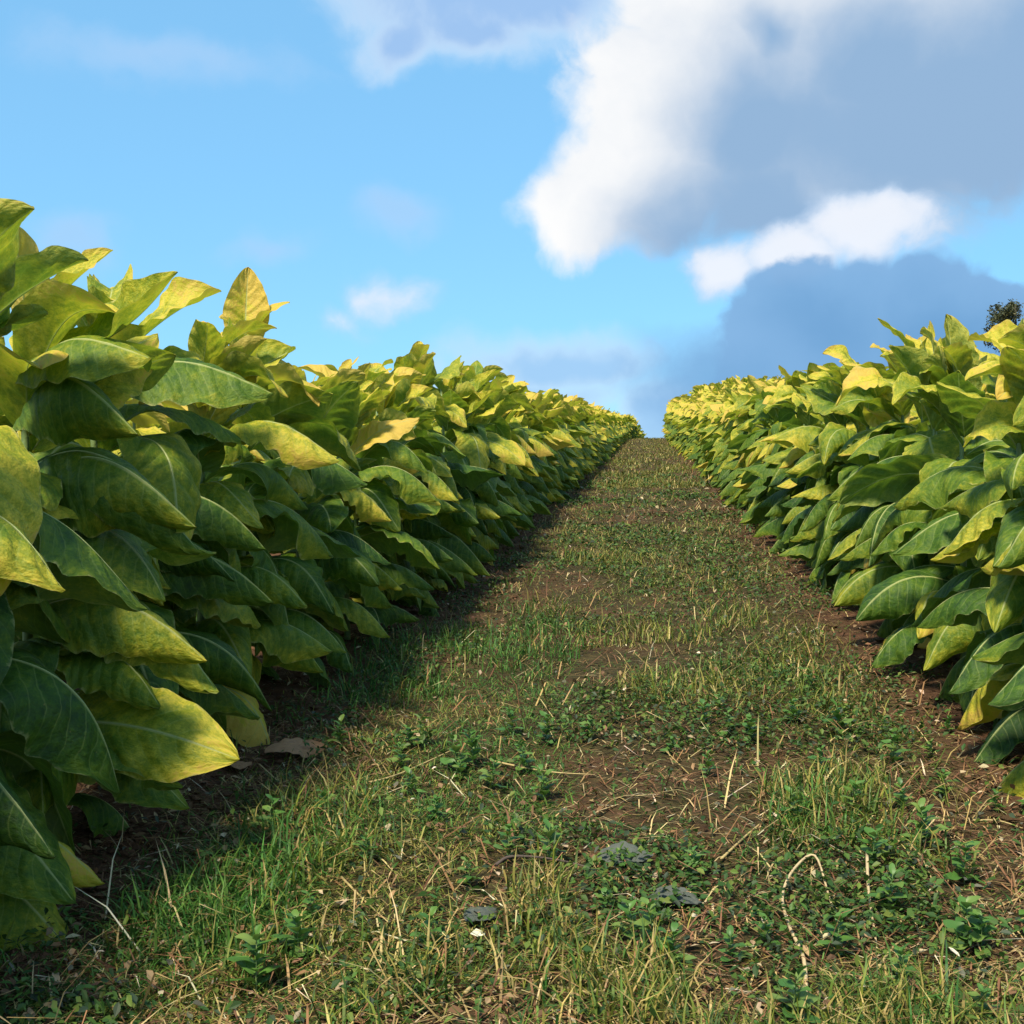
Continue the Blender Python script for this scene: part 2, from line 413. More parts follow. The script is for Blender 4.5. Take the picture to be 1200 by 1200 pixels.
U = random.uniform
def leaf_params(kind):
    P = leaf_base(kind)
    P.update(puck=U(.012, .026), pf=U(34, 46), marg=U(-1.6, .5), dent=U(-.07, .02), dt=U(.3, .8), dsg=random.choice((-1, 1)))
    return P
def leaf_base(kind):
    P = dict(L=1.0, ph=U(0, 6), phL=U(0, 6), phR=U(0, 6), knee=U(0.28, 0.55), sharp=U(5, 9), wob=U(-0.08, 0.08), side=U(-0.35, 0.35),
             twist=U(-0.5, 0.5), roll=U(-0.15, 0.15), amp=U(0.010, 0.032), freq=U(1.2, 2.6))
    if kind == 'low':
        P.update(a0=R(U(8, 38)), a1=R(U(-92, -45)), W=U(0.21, 0.27), fold0=R(U(0, 22)), fold1=R(U(-48, -5)), curlL=R(U(-95, -20)), curlR=R(U(-95, -20)))
    elif kind == 'mid':
        P.update(a0=R(U(22, 48)), a1=R(U(-88, -30)), W=U(0.21, 0.27), fold0=R(U(5, 28)), fold1=R(U(-42, 8)), curlL=R(U(-85, 5)), curlR=R(U(-85, 5)))
    elif kind == 'up':
        P.update(a0=R(U(36, 62)), a1=R(U(-70, 35)), W=U(0.22, 0.28), fold0=R(U(20, 40)), fold1=R(U(-5, 30)), curlL=R(U(-40, 30)), curlR=R(U(-40, 30)), knee=U(0.5, 0.75))
    else:
        P.update(a0=R(U(55, 80)), a1=R(U(-10, 75)), W=U(0.19, 0.27), fold0=R(U(25, 45)), fold1=R(U(5, 30)), curlL=R(U(-20, 30)), curlR=R(U(-20, 30)), knee=U(0.5, 0.8))
    return P
NVAR = dict(low=12, mid=12, up=10, top=7)
LOD = [(40, 18), (16, 8), (7, 4)]
LEAVES = {}       # (kind, variant, lod) -> mesh ; arrays kept for merged plants
ARR = {}
RIBS = {}
for kind, nv in NVAR.items():
    for k in range(nv):
        P = leaf_params(kind)
        for lod, (a, b) in enumerate(LOD):
            v, q, uv, C0, up, sd = leaf_arrays(P, a, b)
            LEAVES[kind, k, lod] = mesh_obj('leaf', v, q, LEAF, uv=uv, link=False)
            ARR[kind, k, lod] = (v, q, uv)
            if lod == 0: RIBS[kind, k] = mesh_obj('midrib', *rib_arrays(C0, up, sd), RIB, link=False)

def stalk_arrays(h, seg=7, ns=7, r0=0.017, r1=0.007, bend=0.05, ph=0.0):
    vs_ = []
    for i in range(seg + 1):
        t = i / seg; r = r0 + (r1 - r0) * t
        ox, oy = bend * t * t * math.cos(ph), bend * t * t * math.sin(ph)
        for k in range(ns):
            a = 2 * math.pi * k / ns; vs_.append((ox + r * math.cos(a), oy + r * math.sin(a), h * t - 0.06 * (1 - t)))
    f = [(i * ns + k, i * ns + (k + 1) % ns, (i + 1) * ns + (k + 1) % ns, (i + 1) * ns + k) for i in range(seg) for k in range(ns)]
    f.append(tuple(seg * ns + k for k in range(ns)))
    return np.array(vs_), f
STALKS = [mesh_obj('stalk', *stalk_arrays(1.22, bend=U(-.06, .06), ph=U(0, 6)), STALK, link=False) for _ in range(4)]

def plant_spec(face, rnd, n=29, yellow=0.0, lean=0.66):
    """leaf list: kind, variant, height, azimuth, roll, pitch, length, ripeness; face = azimuth of the open side"""
    out = []; a = rnd.uniform(0, 6.28)
    for i in range(n):
        f = i / (n - 1)
        h = 0.08 + 1.12 * f ** 0.95
        a += R(137.5) + rnd.uniform(-0.3, 0.3)
        d = (a - face + math.pi) % (2 * math.pi) - math.pi
        if rnd.random() < lean: d *= 0.62          # leaves turn to the open side
        az = face + d
        if f < 0.40: kind, L = 'low', rnd.uniform(0.44, 0.58)
        elif f < 0.72: kind, L = 'mid', rnd.uniform(0.44, 0.58)
        elif f < 0.90: kind, L = 'up', rnd.uniform(0.34, 0.48)
        else: kind, L = 'top', rnd.uniform(0.22, 0.36)
        if f < 0.12: L *= 0.9
        ripe = 0.30 + 0.47 * max(0, f - 0.42) / 0.58 + rnd.gauss(0, 0.11) + yellow
        if f < 0.12 and rnd.random() < 0.15: ripe = rnd.uniform(0.6, 0.95)
        elif rnd.random() < 0.06: ripe += 0.3
        out.append((kind, rnd.randrange(NVAR[kind]), h, az, rnd.uniform(-0.4, 0.4), rnd.uniform(-0.25, 0.22), L, min(1.0, max(0.02, ripe))))
    return out

def build_plant(x, y, face, rnd, lod, size, label, group, yellow=0.0, extra=(), skip=None):
    t = empty('tobacco_plant', (x, y, G1(x, y))); t.scale = (size, size, size)
    tag(t, label, 'plant', group)
    s = bpy.data.objects.new('stalk', STALKS[rnd.randrange(4)]); COL.objects.link(s); s.parent = t
    for (kind, k, h, az, roll, pit, L, ripe) in list(plant_spec(face, rnd, yellow=yellow)) + list(extra):
        if skip and skip(h, az): continue
        o = bpy.data.objects.new('leaf', LEAVES[kind, k, lod]); COL.objects.link(o); o.parent = t
        o.location = (0.008 * math.cos(az), 0.008 * math.sin(az), h); o.rotation_euler = (roll, -pit, az); o.scale = (L, L, L); o['ripe'] = ripe
        if lod == 0:
            m = bpy.data.objects.new('midrib', RIBS[kind, k]); COL.objects.link(m); m.parent = o
    return t

def merged_plants(specs, lod=2):
    """many plants as arrays: list of (x, y, z, size, leaf list)"""
    V, Q, UV, RP = [], [], [], []; base = 0
    for (x, y, z, size, leaves) in specs:
        for (kind, k, h, az, roll, pit, L, ripe) in leaves:
            v, q, uv = ARR[kind, k, lod]
            m = np.array(Euler((roll, -pit, az)).to_matrix())
            p = (v * L) @ m.T * size + np.array([x, y, z + h * size])
            V.append(p); Q.append(q + base); UV.append(uv); RP.append(np.full(len(v), ripe)); base += len(v)
    return np.concatenate(V), np.concatenate(Q), np.concatenate(UV), np.concatenate(RP)

# ------------------------------------------------------------------ the rows
prnd = random.Random(11)
SEED_SUN = 2
def hero(name, **kw):
    """one leaf shape of its own, made for a single plant"""
    P = leaf_params('mid'); P.update(side=0.0, twist=0.1, roll=0.0, wob=0.02, amp=0.014, marg=-.5, dent=-.02); P.update(kw)
    v, q, uv, C0, up, sd = leaf_arrays(P, *LOD[0])
    LEAVES[name, 0, 0] = mesh_obj('leaf', v, q, LEAF, uv=uv, link=False); RIBS[name, 0] = mesh_obj('midrib', *rib_arrays(C0, up, sd), RIB, link=False)
hero('reach', dent=0.0, a0=R(14), a1=R(-38), knee=.62, sharp=6, W=.20, fold0=R(6), fold1=R(-6), curlL=R(-14), curlR=R(-14))
hero('hang', a0=R(-5), a1=R(-66), knee=.3, sharp=6, W=.24, fold0=R(5), fold1=R(-12), curlL=R(-25), curlR=R(-25))
hero('dome', a0=R(38), a1=R(-60), knee=.48, sharp=8, W=.29, fold0=R(10), fold1=R(-40), curlL=R(-75), curlR=R(-75), amp=.04, freq=1.4)
hero('pointed', a0=R(20), a1=R(-62), knee=.5, sharp=6, W=.25, fold0=R(8), fold1=R(-35), curlL=R(-55), curlR=R(-55))
hero('upswept', a0=R(22), a1=R(52), knee=.6, sharp=6, W=.20, fold0=R(32), fold1=R(18), curlL=R(10), curlR=R(10))
hero('erect', a0=R(80), a1=R(84), knee=.5, sharp=5, W=.25, fold0=R(30), fold1=R(22), curlL=R(10), curlR=R(10), amp=.008)
hero('folded', a0=R(24), a1=R(-30), knee=.45, sharp=8, W=.30, fold0=R(10), fold1=R(-20), curlL=R(-30), curlR=R(-60))
# plants that stand out: distance up the path -> extra leaves (shape, 0, height, azimuth, roll, pitch, length, ripeness)
STAND = {
 ('shade', 0): (2.25, 'tobacco plant whose lowest leaves brush the tall grass beside the reaching leaf', [('hang', 0, .30, -.25, .3, 0, .44, .30), ('hang', 0, .16, -.1, .3, 0, .42, .45)]),
 ('shade', 1): (2.75, 'tobacco plant with one wide yellow tipped leaf reaching over the path', [('reach', 0, .28, -.30, .85, -.02, .60, .56), ('hang', 0, .30, -.05, .25, .1, .46, .34),
        ('pointed', 0, .55, -.25, .45, .05, .52, .50), ('dome', 0, .80, -.35, .4, .1, .58, .40), ('dome', 0, 1.0, -.6, .4, .1, .5, .36), ('folded', 0, 1.12, -.5, .5, .1, .45, .42), ('upswept', 0, 1.12, .1, .6, 0, .48, .52)]),
 ('shade', 2): (3.25, 'tobacco plant with broad folded leaves uphill of the reaching leaf', [('folded', 0, 1.05, .0, .5, 0, .5, .34), ('pointed', 0, .55, .05, .4, .05, .52, .22), ('pointed', 0, .72, .15, .3, .0, .5, .25)]),
 ('shade', 4): (4.25, 'shorter tobacco plant carrying one upright bright yellow leaf at its top', [('erect', 0, 1.22, 1.9, .05, 0.05, .38, .93)]),
 ('shade', 11): (7.9, 'tobacco plant with yellow edged upswept top leaves on the shaded side', [('upswept', 0, .98, -.2, .6, 0, .46, .62), ('upswept', 0, 1.1, .1, .5, .1, .44, .60), ('erect', 0, 1.1, .3, 0, -.2, .34, .62)]),
 ('sun', 3): (4.95, 'tobacco plant with tall pale upright leaf at its top on the sunlit side', [('erect', 0, 1.05, 3.6, 0, -.05, .44, .58), ('erect', 0, 1.0, 2.4, 0, -.15, .38, .50)]),
}
LAB = dict(shade='green tobacco plant in the front row on the shaded side of the grass path',
           sun='green tobacco plant in the front row on the sunlit side of the grass path')
GRP = dict(shade='front row plants on the shaded side', sun='front row plants on the sunlit side')
def bend(y): return 0.0 if y < 58 else 0.004 * (y - 58) ** 2
def rowsize(side, y):
    if side == 'sun': return 0.95 + 0.31 * float(sst(y, 16, 55))
    return float(np.interp(y, [2, 2.9, 4.2, 5, 6, 7.6, 10, 14, 30, 60], [1.0, 1.0, .93, .84, .90, .99, .95, .94, .94, .90]))
SHORT = {STAND['shade', 0][1]: 'one with leaves brushing tall grass', STAND['shade', 1][1]: 'one with the reaching leaf', STAND['shade', 2][1]: 'one with broad folded leaves',
         STAND['shade', 4][1]: 'one with the upright yellow leaf', STAND['shade', 11][1]: 'one with yellow edged upswept leaves', STAND['sun', 3][1]: 'one with the tall pale upright leaf'}
FARVAR = {}
for side in ('shade', 'sun'):
    face = 0.0 if side == 'shade' else math.pi
    for k in range(8):
        v, q, uv, rp = merged_plants([(0, 0, 0, 1.0, plant_spec(face, prnd, n=24, yellow=0.06))])
        FARVAR[side, k] = mesh_obj('tobacco_plant', v, q, LEAF_FAR, uv=uv, ripe=rp, link=False)
for side in ('shade', 'sun'):
    face = 0.0 if side == 'shade' else math.pi
    prnd.seed(12 if side == 'shade' else SEED_SUN)
    y = 0.75 if side == 'shade' else 3.3
    i = -4 if side == 'shade' else -1       # the row runs on beside and behind the photographer
    last = None
    while y < 79:
        i += 1
        spec = STAND.get((side, i)); lab, extra = LAB[side], ()
        if spec: y, lab, extra = spec; last = (i, lab)
        elif last and y < 10: lab = '%s plant uphill of the %s' % (['first', 'second', 'third', 'fourth', 'fifth', 'sixth', 'seventh', 'eighth', 'ninth', 'tenth'][i - last[0] - 1], SHORT[last[1]])
        x = (float(np.interp(y, [3.3, 5], [-1.46, -1.33])) if side == 'shade' else 1.24) + prnd.uniform(-0.05, 0.05) + bend(y)
        sz = rowsize(side, y) * prnd.uniform(0.95, 1.04)
        if y < 27:
            lod = 0 if y < 8.2 else (1 if y < 16 else 2)
            build_plant(x, y, face, prnd, lod, sz, lab, GRP[side], yellow=0.14 * float(sst(y, 6, 25)) - (0.02 if side == 'shade' else 0.07), extra=extra)
        else:
            o = bpy.data.objects.new('tobacco_plant', FARVAR[side, prnd.randrange(8)]); COL.objects.link(o)
            o.location = (x, y, G1(x, y)); o.scale = (sz,) * 3; o.rotation_euler = (0, 0, prnd.uniform(-0.4, 0.4))
            tag(o, 'distant ' + LAB[side].replace('green ', '').replace(' of the grass path', '') + ' near the hilltop', 'plant', GRP[side] + ' near the hilltop')
        y += prnd.uniform(0.46, 0.56) if y < 9 else prnd.uniform(0.50, 0.60)
# second rows, near the camera one by one
for side, sx in (('shade', -2.42), ('sun', 2.34)):
    y = 3.4 if side == 'shade' else 4.2
    while y < 13:
        sz = rowsize(side, y) * prnd.uniform(0.97, 1.08)
        build_plant(sx + prnd.uniform(-.06, .06), y, 0.0 if side == 'shade' else math.pi, prnd, 1, sz,
                    'tobacco plant showing its top behind the front row on the %s side' % ('shaded' if side == 'shade' else 'sunlit'),
                    'second row plants on the %s side' % ('shaded' if side == 'shade' else 'sunlit'), yellow=0.08)
        y += prnd.uniform(0.50, 0.62)
# all the other rows
specs = []
for side, sg in (('shade', -1), ('sun', 1)):
    for r in range(1, 7):
        sx = (-2.42 if sg < 0 else 2.34) + sg * 1.08 * (r - 1)
        y = 13.3 if r == 1 else 3.5 + r
        while y < 78:
            x = sx + prnd.uniform(-.06, .06) + bend(y)
            specs.append((x, y, G1(x, y), rowsize(side, y) * prnd.uniform(0.93, 1.05), plant_spec(0 if sg < 0 else math.pi, prnd, n=15, yellow=0.08, lean=0)[2:]))
            y += prnd.uniform(0.6, 0.75)
v, q, uv, rp = merged_plants(specs)
o = mesh_obj('tobacco_field', v, q, LEAF_FAR, uv=uv, ripe=rp)
tag(o, 'mass of tobacco rows filling the field behind the front plants', 'crop', kind='stuff')

# ------------------------------------------------------------------ grass, weeds and litter on the path
def patch(x, y): return fbm(x * 1.7, y * 1.1, 31, 3)
def blades(n, x0, x1, y0, y1, length, width, keep, colours, seed, lie=0.5):
    r = np.random.default_rng(seed)
    # uniform over the picture rather than the ground: more where it is near
    u = r.random(n); y = 1 / (1 / y0 + (1 / y1 - 1 / y0) * u) if y1 / y0 > 1.5 else y0 + (y1 - y0) * u
    x = r.uniform(x0, x1, n)
    k = r.random(n) < keep(x, y); x, y = x[k], y[k]; n = len(x)
    z = ground(x, y)
    sc = np.clip(y / 6.0, 1.0, 4.5)                     # coarser blades where they are far away
    L = length * r.uniform(0.45, 1.3, n) * np.minimum(sc, 1.6); w = width * r.uniform(0.6, 1.3, n) * sc
    az = r.uniform(0, 2 * np.pi, n); el = np.clip(r.normal(1.15 - lie, 0.35, n), 0.08, 1.5)
    dx, dy = np.cos(az), np.sin(az); px, py = -dy, dx
    e2 = el - r.uniform(0.2, 1.1, n)
    P0 = np.stack([x, y, z - 0.004], -1)
    P1 = P0 + np.stack([dx * np.cos(el), dy * np.cos(el), np.sin(el)], -1) * (L * 0.55)[:, None]
    P2 = P1 + np.stack([dx * np.cos(e2), dy * np.cos(e2), np.sin(e2)], -1) * (L * 0.45)[:, None]
    P2[:, 2] = np.maximum(P2[:, 2], z + 0.003)
    sdv = np.stack([px, py, np.zeros(n)], -1) * (w / 2)[:, None]
    V = np.stack([P0 - sdv, P0 + sdv, P1 - sdv * .8, P1 + sdv * .8, P2], 1).reshape(-1, 3)
    b = np.arange(n)[:, None] * 5
    F = [tuple(t) for t in np.concatenate([b + 0, b + 1, b + 3, b + 2], 1).tolist()] + [tuple(t) for t in np.concatenate([b + 2, b + 3, b + 4], 1).tolist()]
    c = colours(x, y, r)
    return V, F, np.repeat(np.concatenate([c, np.ones((n, 1))], 1), 5, 0)

def pick(r, n, pal, wts):
    i = r.choice(len(pal), n, p=np.array(wts) / sum(wts)); c = np.array(pal)[i]
    return c * r.uniform(0.7, 1.3, (n, 1)) * r.uniform(0.92, 1.08, (n, 3))
def path_keep(x, y):
    e = 0.12 * (fbm(x * 3, y * 3, 5) - 0.5)
    inside = sst(x, -1.28, -0.85) * (1 - sst(x + e * 2, 0.62, 1.0))
    return np.clip(inside, 0.05, 1) * np.clip((patch(x, y) - 0.36) * 4.5, 0.10, 1)
def greens(x, y, r):
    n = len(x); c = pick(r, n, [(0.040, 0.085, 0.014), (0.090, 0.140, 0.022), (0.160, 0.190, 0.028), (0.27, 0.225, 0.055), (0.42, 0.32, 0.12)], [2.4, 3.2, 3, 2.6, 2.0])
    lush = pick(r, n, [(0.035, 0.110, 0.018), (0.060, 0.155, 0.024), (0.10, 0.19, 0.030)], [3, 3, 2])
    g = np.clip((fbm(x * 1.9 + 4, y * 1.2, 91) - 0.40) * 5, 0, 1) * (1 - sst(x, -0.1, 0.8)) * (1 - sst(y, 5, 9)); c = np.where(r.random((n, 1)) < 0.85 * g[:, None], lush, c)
    f = sst(y, 5, 25)[:, None] * 0.55
    dry = pick(r, n, [(0.17, 0.155, 0.035), (0.25, 0.19, 0.06), (0.09, 0.115, 0.02)], [3, 2, 2])
    use = r.random((n, 1)) < f
    return np.where(use, dry, c)
def join(parts):
    V, F, Cc = [], [], []; b = 0
    for v, f, c in parts:
        V.append(v); F += [tuple(i + b for i in t) for t in f]; Cc.append(c); b += len(v)
    return np.concatenate(V), F, np.concatenate(Cc)
tall = lambda x, y: np.clip((fbm(x * 2.3, y * 1.6, 77) - 0.52) * 7, 0, 1) * sst(x, -1.35, -1.05) * (1 - sst(x, 0.5, 0.9))
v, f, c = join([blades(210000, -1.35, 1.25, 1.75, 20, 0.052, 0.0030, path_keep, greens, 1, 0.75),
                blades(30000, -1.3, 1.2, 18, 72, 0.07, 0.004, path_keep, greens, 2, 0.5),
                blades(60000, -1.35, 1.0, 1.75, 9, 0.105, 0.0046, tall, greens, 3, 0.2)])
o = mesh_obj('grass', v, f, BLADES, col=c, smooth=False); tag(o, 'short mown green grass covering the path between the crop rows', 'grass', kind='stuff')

def straws(x, y, r):
    n = len(x); return pick(r, n, [(0.30, 0.20, 0.08), (0.42, 0.32, 0.15), (0.22, 0.11, 0.05), (0.13, 0.06, 0.03), (0.55, 0.46, 0.30)], [3, 2.5, 4, 4, .6])
soil_keep = lambda x, y: np.clip(0.22 + sst(x, 0.15, 0.8) * 0.6 + sst(np.abs(x), 0.6, 1.0) * 0.6 + (patch(x, y) < 0.42) * 0.5, 0, 1)
v, f, c = join([blades(60000, -1.6, 1.7, 1.75, 14, 0.085, 0.0036, soil_keep, straws, 4, 1.05),
                blades(7000, -1.5, 1.6, 12, 60, 0.11, 0.0032, soil_keep, straws, 5, 1.05),
                blades(2600, -1.1, 1.2, 1.75, 8, 0.20, 0.0046, lambda x, y: np.ones_like(x) * .8, straws, 6, 0.95)])
o = mesh_obj('straw_litter', v, f, LITTER, col=c, smooth=False); tag(o, 'dry straw and broken stems strewn over path and soil', 'straw', kind='stuff')

def leaflets(n, x0, x1, y0, y1, size, keep, pal, wts, seed, zlo, zhi, tilt=0.5):
    r = np.random.default_rng(seed); u = r.random(n); y = 1 / (1 / y0 + (1 / y1 - 1 / y0) * u); x = r.uniform(x0, x1, n)
    k = r.random(n) < keep(x, y); x, y = x[k], y[k]; n = len(x); z = ground(x, y) + r.uniform(zlo, zhi, n)
    s = size * r.uniform(0.5, 1.4, n) * np.clip(y / 6, 1, 3); az = r.uniform(0, 6.283, n); ti = r.normal(0, tilt, n); ti2 = r.normal(0.1, tilt, n)
    d = np.stack([np.cos(az) * np.cos(ti), np.sin(az) * np.cos(ti), np.sin(ti)], -1)
    p = np.stack([-np.sin(az) * np.cos(ti2), np.cos(az) * np.cos(ti2), np.sin(ti2)], -1)
    P = np.stack([x, y, z], -1); up = np.array([0, 0, 1.0])
    a = P - d * s[:, None] * .5; b1 = P - p * (s * .27)[:, None] - d * s[:, None] * .08 + up * (s * .10)[:, None]; b2 = P + p * (s * .27)[:, None] - d * s[:, None] * .08 + up * (s * .10)[:, None]
    t = P + d * s[:, None] * .5; m1 = P - p * (s * .17)[:, None] + d * s[:, None] * .25 + up * (s * .06)[:, None]; m2 = P + p * (s * .17)[:, None] + d * s[:, None] * .25 + up * (s * .06)[:, None]
    V = np.stack([a, b1, m1, t, m2, b2], 1).reshape(-1, 3); b = np.arange(n)[:, None] * 6
    F = [tuple(t_) for t_ in np.concatenate([b, b + 3, b + 2, b + 1], 1).tolist()] + [tuple(t_) for t_ in np.concatenate([b, b + 5, b + 4, b + 3], 1).tolist()]
    c = pick(r, n, pal, wts); return V, F, np.repeat(np.concatenate([c, np.ones((n, 1))], 1), 6, 0)
cov_keep = lambda x, y: np.clip((fbm(x * 2.1 + 9, y * 1.5, 55) - 0.45) * 6, 0.06, 1) * sst(x, -1.35, -1.0) * (1 - sst(x, 0.95, 1.35))
v, f, c = leaflets(110000, -1.35, 1.4, 1.75, 22, 0.019, cov_keep, [(0.030, 0.075, 0.015), (0.060, 0.120, 0.020), (0.11, 0.16, 0.028), (0.035, 0.055, 0.028)], [3, 3, 1.5, 1], 8, 0.004, 0.05)
o = mesh_obj('ground_cover', v, f, BLADES, col=c, smooth=False); tag(o, 'tiny leaved clover and creeping weeds covering the path', 'ground cover', kind='stuff')
v, f, c = leaflets(9000, -1.6, 1.8, 1.75, 18, 0.022, lambda x, y: 0.35 + 0.4 * sst(np.abs(x), .6, 1.1), [(0.38, 0.30, 0.19), (0.28, 0.18, 0.09), (0.15, 0.08, 0.04), (0.55, 0.48, 0.36), (0.10, 0.10, 0.07)], [2, 3, 4, .25, 2], 9, 0.004, 0.03, 0.35)
o = mesh_obj('leaf_litter', v, f, LITTER, col=c, smooth=False); tag(o, 'small dry leaf scraps scattered over the path and soil', 'leaf litter', kind='stuff')

# soil clods along the row bases
cr = np.random.default_rng(15)
ico = np.array([(0, 0, 1), (.9, 0, .4), (.28, .85, .4), (-.72, .53, .4), (-.72, -.53, .4), (.28, -.85, .4), (0, 0, -.8)])
icf = [(0, i, i % 5 + 1) for i in range(1, 6)] + [(6, i % 5 + 1, i) for i in range(1, 6)]
V, F = [], []
for i in range(5000):
    sg = cr.choice([-1, 1]); x = sg * cr.normal(1.35, 0.28); y = 1 / (1 / 1.75 + (1 / 22 - 1 / 1.75) * cr.random())
    s = cr.uniform(0.004, 0.02) * (1 + y / 25); b = len(V)
    p = ico * cr.uniform(0.6, 1.3, (7, 1)) * s; a = cr.uniform(0, 6.28); ca, sa = math.cos(a), math.sin(a); z = G1(x, y)
    for q_ in p: V.append((x + q_[0] * ca - q_[1] * sa, y + q_[0] * sa + q_[1] * ca, z + q_[2] * 0.75))
    F += [tuple(k + b for k in t) for t in icf]
o = mesh_obj('soil_clods', V, F, EARTH, smooth=False); tag(o, 'brown soil clods lying at the foot of the crop rows', 'soil', kind='stuff')

# leafy weeds, one by one
WLEAF = []
for k in range(4):
    P = leaf_params('low'); P.update(a0=R(U(20, 45)), a1=R(U(-20, 10)), W=U(.24, .3), fold0=R(25), fold1=R(10), curlL=R(-10), curlR=R(-10), twist=U(-.2, .2), amp=0.02)
    v, q, uv, *_ = leaf_arrays(P, 6, 4); WLEAF.append((v, q, uv))
weed_m = Mat('weed_leaf')
oi = weed_m.n('ShaderNodeObjectInfo')
wc = weed_m.ramp(oi.outputs['Random'], [(0, (0.045, 0.13, 0.022)), (0.6, (0.085, 0.19, 0.03)), (1, (0.15, 0.22, 0.045))])
pb = weed_m.n('ShaderNodeBsdfPrincipled'); weed_m.put(pb.inputs['Base Color'], wc); pb.inputs['Roughness'].default_value = 0.5
trn = weed_m.n('ShaderNodeBsdfTranslucent'); weed_m.put(trn.inputs[0], wc); mxs = weed_m.n('ShaderNodeMixShader'); mxs.inputs[0].default_value = 0.3
weed_m.t.links.new(pb.outputs[0], mxs.inputs[1]); weed_m.t.links.new(trn.outputs[0], mxs.inputs[2]); WEED = weed_m.out(mxs.outputs[0])
WMESH = [mesh_obj('leaf', v, q, WEED, uv=uv, link=False) for v, q, uv in WLEAF]
WSTEM = mesh_obj('stem', *stalk_arrays(1.0, seg=4, ns=5, r0=0.02, r1=0.01, bend=0.15), STALK, link=False)
wr = random.Random(5)
def weed(x, y, h, n, label, group):
    t = empty('weed', (x, y, G1(x, y)), wr.uniform(0, 6)); tag(t, label, 'weed', group)
    s = bpy.data.objects.new('stem', WSTEM); COL.objects.link(s); s.parent = t; s.scale = (h * .8, h * .8, h)
    for i in range(n):
        f = i / max(1, n - 1); a = i * 2.4 + wr.uniform(-.3, .3)
        l = bpy.data.objects.new('leaf', WMESH[wr.randrange(4)]); COL.objects.link(l); l.parent = t
        l.location = (h * .12 * f * f, 0, h * (0.12 + 0.85 * f)); l.rotation_euler = (wr.uniform(-.2, .2), wr.uniform(-.3, .2) - .4 * f, a)
        sc = h * wr.uniform(0.45, 0.75) * (1 - 0.45 * f); l.scale = (sc,) * 3
WLAB = {(765, 1110): 'bushy leafy weed on bare soil below the withered grey leaf', (900, 1110): 'small leafy weed just beside the pale curled stalk', (980, 1120): 'leafy weed between the pale curled stalk and the short broken stalk',
        (1040, 1075): 'leafy weed at the foot of the short pale broken stalk'}
WL = 'leafy green weed sprouting among the mown grass of the path'
for px, py, h, n in [(765, 1110, .09, 16), (790, 1130, .07, 14), (740, 1100, .07, 12), (1085, 1000, .10, 16), (1040, 1075, .09, 15), (980, 1120, .08, 14), (900, 1110, .06, 12),
                     (1130, 1040, .09, 16), (1150, 1120, .08, 14), (640, 870, .09, 14), (600, 862, .08, 12), (690, 866, .08, 12), (880, 870, .08, 14), (930, 850, .08, 13), (960, 905, .07, 12),
                     (300, 1150, .10, 14), (350, 1110, .09, 14), (500, 1105, .07, 12), (430, 1010, .07, 12), (380, 960, .07, 12), (1060, 1160, .07, 14), (830, 905, .07, 12), (1000, 960, .08, 14), (480, 880, .07, 12)]:
    x, y = on_ground(px, py); weed(x, y, h, n, WLAB.get((px, py), WL), 'leafy weeds on the path')

for k in range(46):                       # more of them, in loose clumps
    a = wr.choice([(-.35, 2.6), (.55, 2.9), (.75, 2.4), (-.1, 3.7), (.35, 4.2), (.8, 3.6), (-.6, 3.4), (.1, 2.3), (.95, 3.0)])
    weed(a[0] + wr.gauss(0, .16), a[1] + wr.gauss(0, .25), wr.uniform(.05, .10), wr.randrange(10, 15), WL, 'leafy weeds on the path')

# dry stalks lying about
def tube(pts, r0, r1, ns=6):
    pts = [Vector(p) for p in pts]; V, F = [], []
    n = len(pts)
    for i, p in enumerate(pts):
        d = (pts[min(i + 1, n - 1)] - pts[max(i - 1, 0)]).normalized(); a = d.cross(Vector((0, 0.1, 1))).normalized(); b = d.cross(a)
        r = r0 + (r1 - r0) * i / (n - 1)
        for k in range(ns):
            an = 2 * math.pi * k / ns; V.append(tuple(p + a * r * math.cos(an) + b * r * math.sin(an)))
    for i in range(n - 1):
        for k in range(ns): F.append((i * ns + k, i * ns + (k + 1) % ns, (i + 1) * ns + (k + 1) % ns, (i + 1) * ns + k))
    F += [tuple(range(ns))[::-1], tuple((n - 1) * ns + k for k in range(ns))]
    return V, F
def smooth_pts(pts, m=5):
    P = [np.array(p, float) for p in pts]; P = [2 * P[0] - P[1]] + P + [2 * P[-1] - P[-2]]; out = []
    for i in range(1, len(P) - 2):
        for k in range(m):
            t = k / m; out.append(0.5 * ((2 * P[i]) + (-P[i - 1] + P[i + 1]) * t + (2 * P[i - 1] - 5 * P[i] + 4 * P[i + 1] - P[i + 2]) * t * t + (-P[i - 1] + 3 * P[i] - 3 * P[i + 1] + P[i + 2]) * t ** 3))
    out.append(P[-2]); return [tuple(p) for p in out]
def lying(pix, lifts, r0, r1, mat, label, group=None):
    pts = []
    for (px, py), l in zip(pix, lifts):
        x, y = on_ground(px, py); pts.append((x, y, G1(x, y) + l + r0))
    V, F = tube(smooth_pts(pts), r0, r1)
    c = np.mean(np.array(V), 0); c[2] = min(p[2] for p in V)
    o = mesh_obj('dry_stalk', [tuple(np.array(p) - c) for p in V], F, mat); o.location = c
    tag(o, label, 'stalk', group)
lying([(945, 1180), (942, 1130), (925, 1095), (917, 1060), (930, 1035), (955, 1022), (972, 1060), (982, 1078)], [0, .012, .02, .03, .04, .045, .02, .0], .0042, .002, BLEACHED, 'pale tan curled dry stalk looping over the weeds')
lying([(1016, 1028), (1018, 1060), (1028, 1108)], [.05, .03, 0], .004, .002, BLEACHED, 'short pale broken stalk standing up among weeds')
lying([(580, 1022), (600, 1018), (650, 1016), (700, 1020)], [.01, .025, .025, .01], .004, .002, BARK, 'thin dark twig arching over the grass of the path')
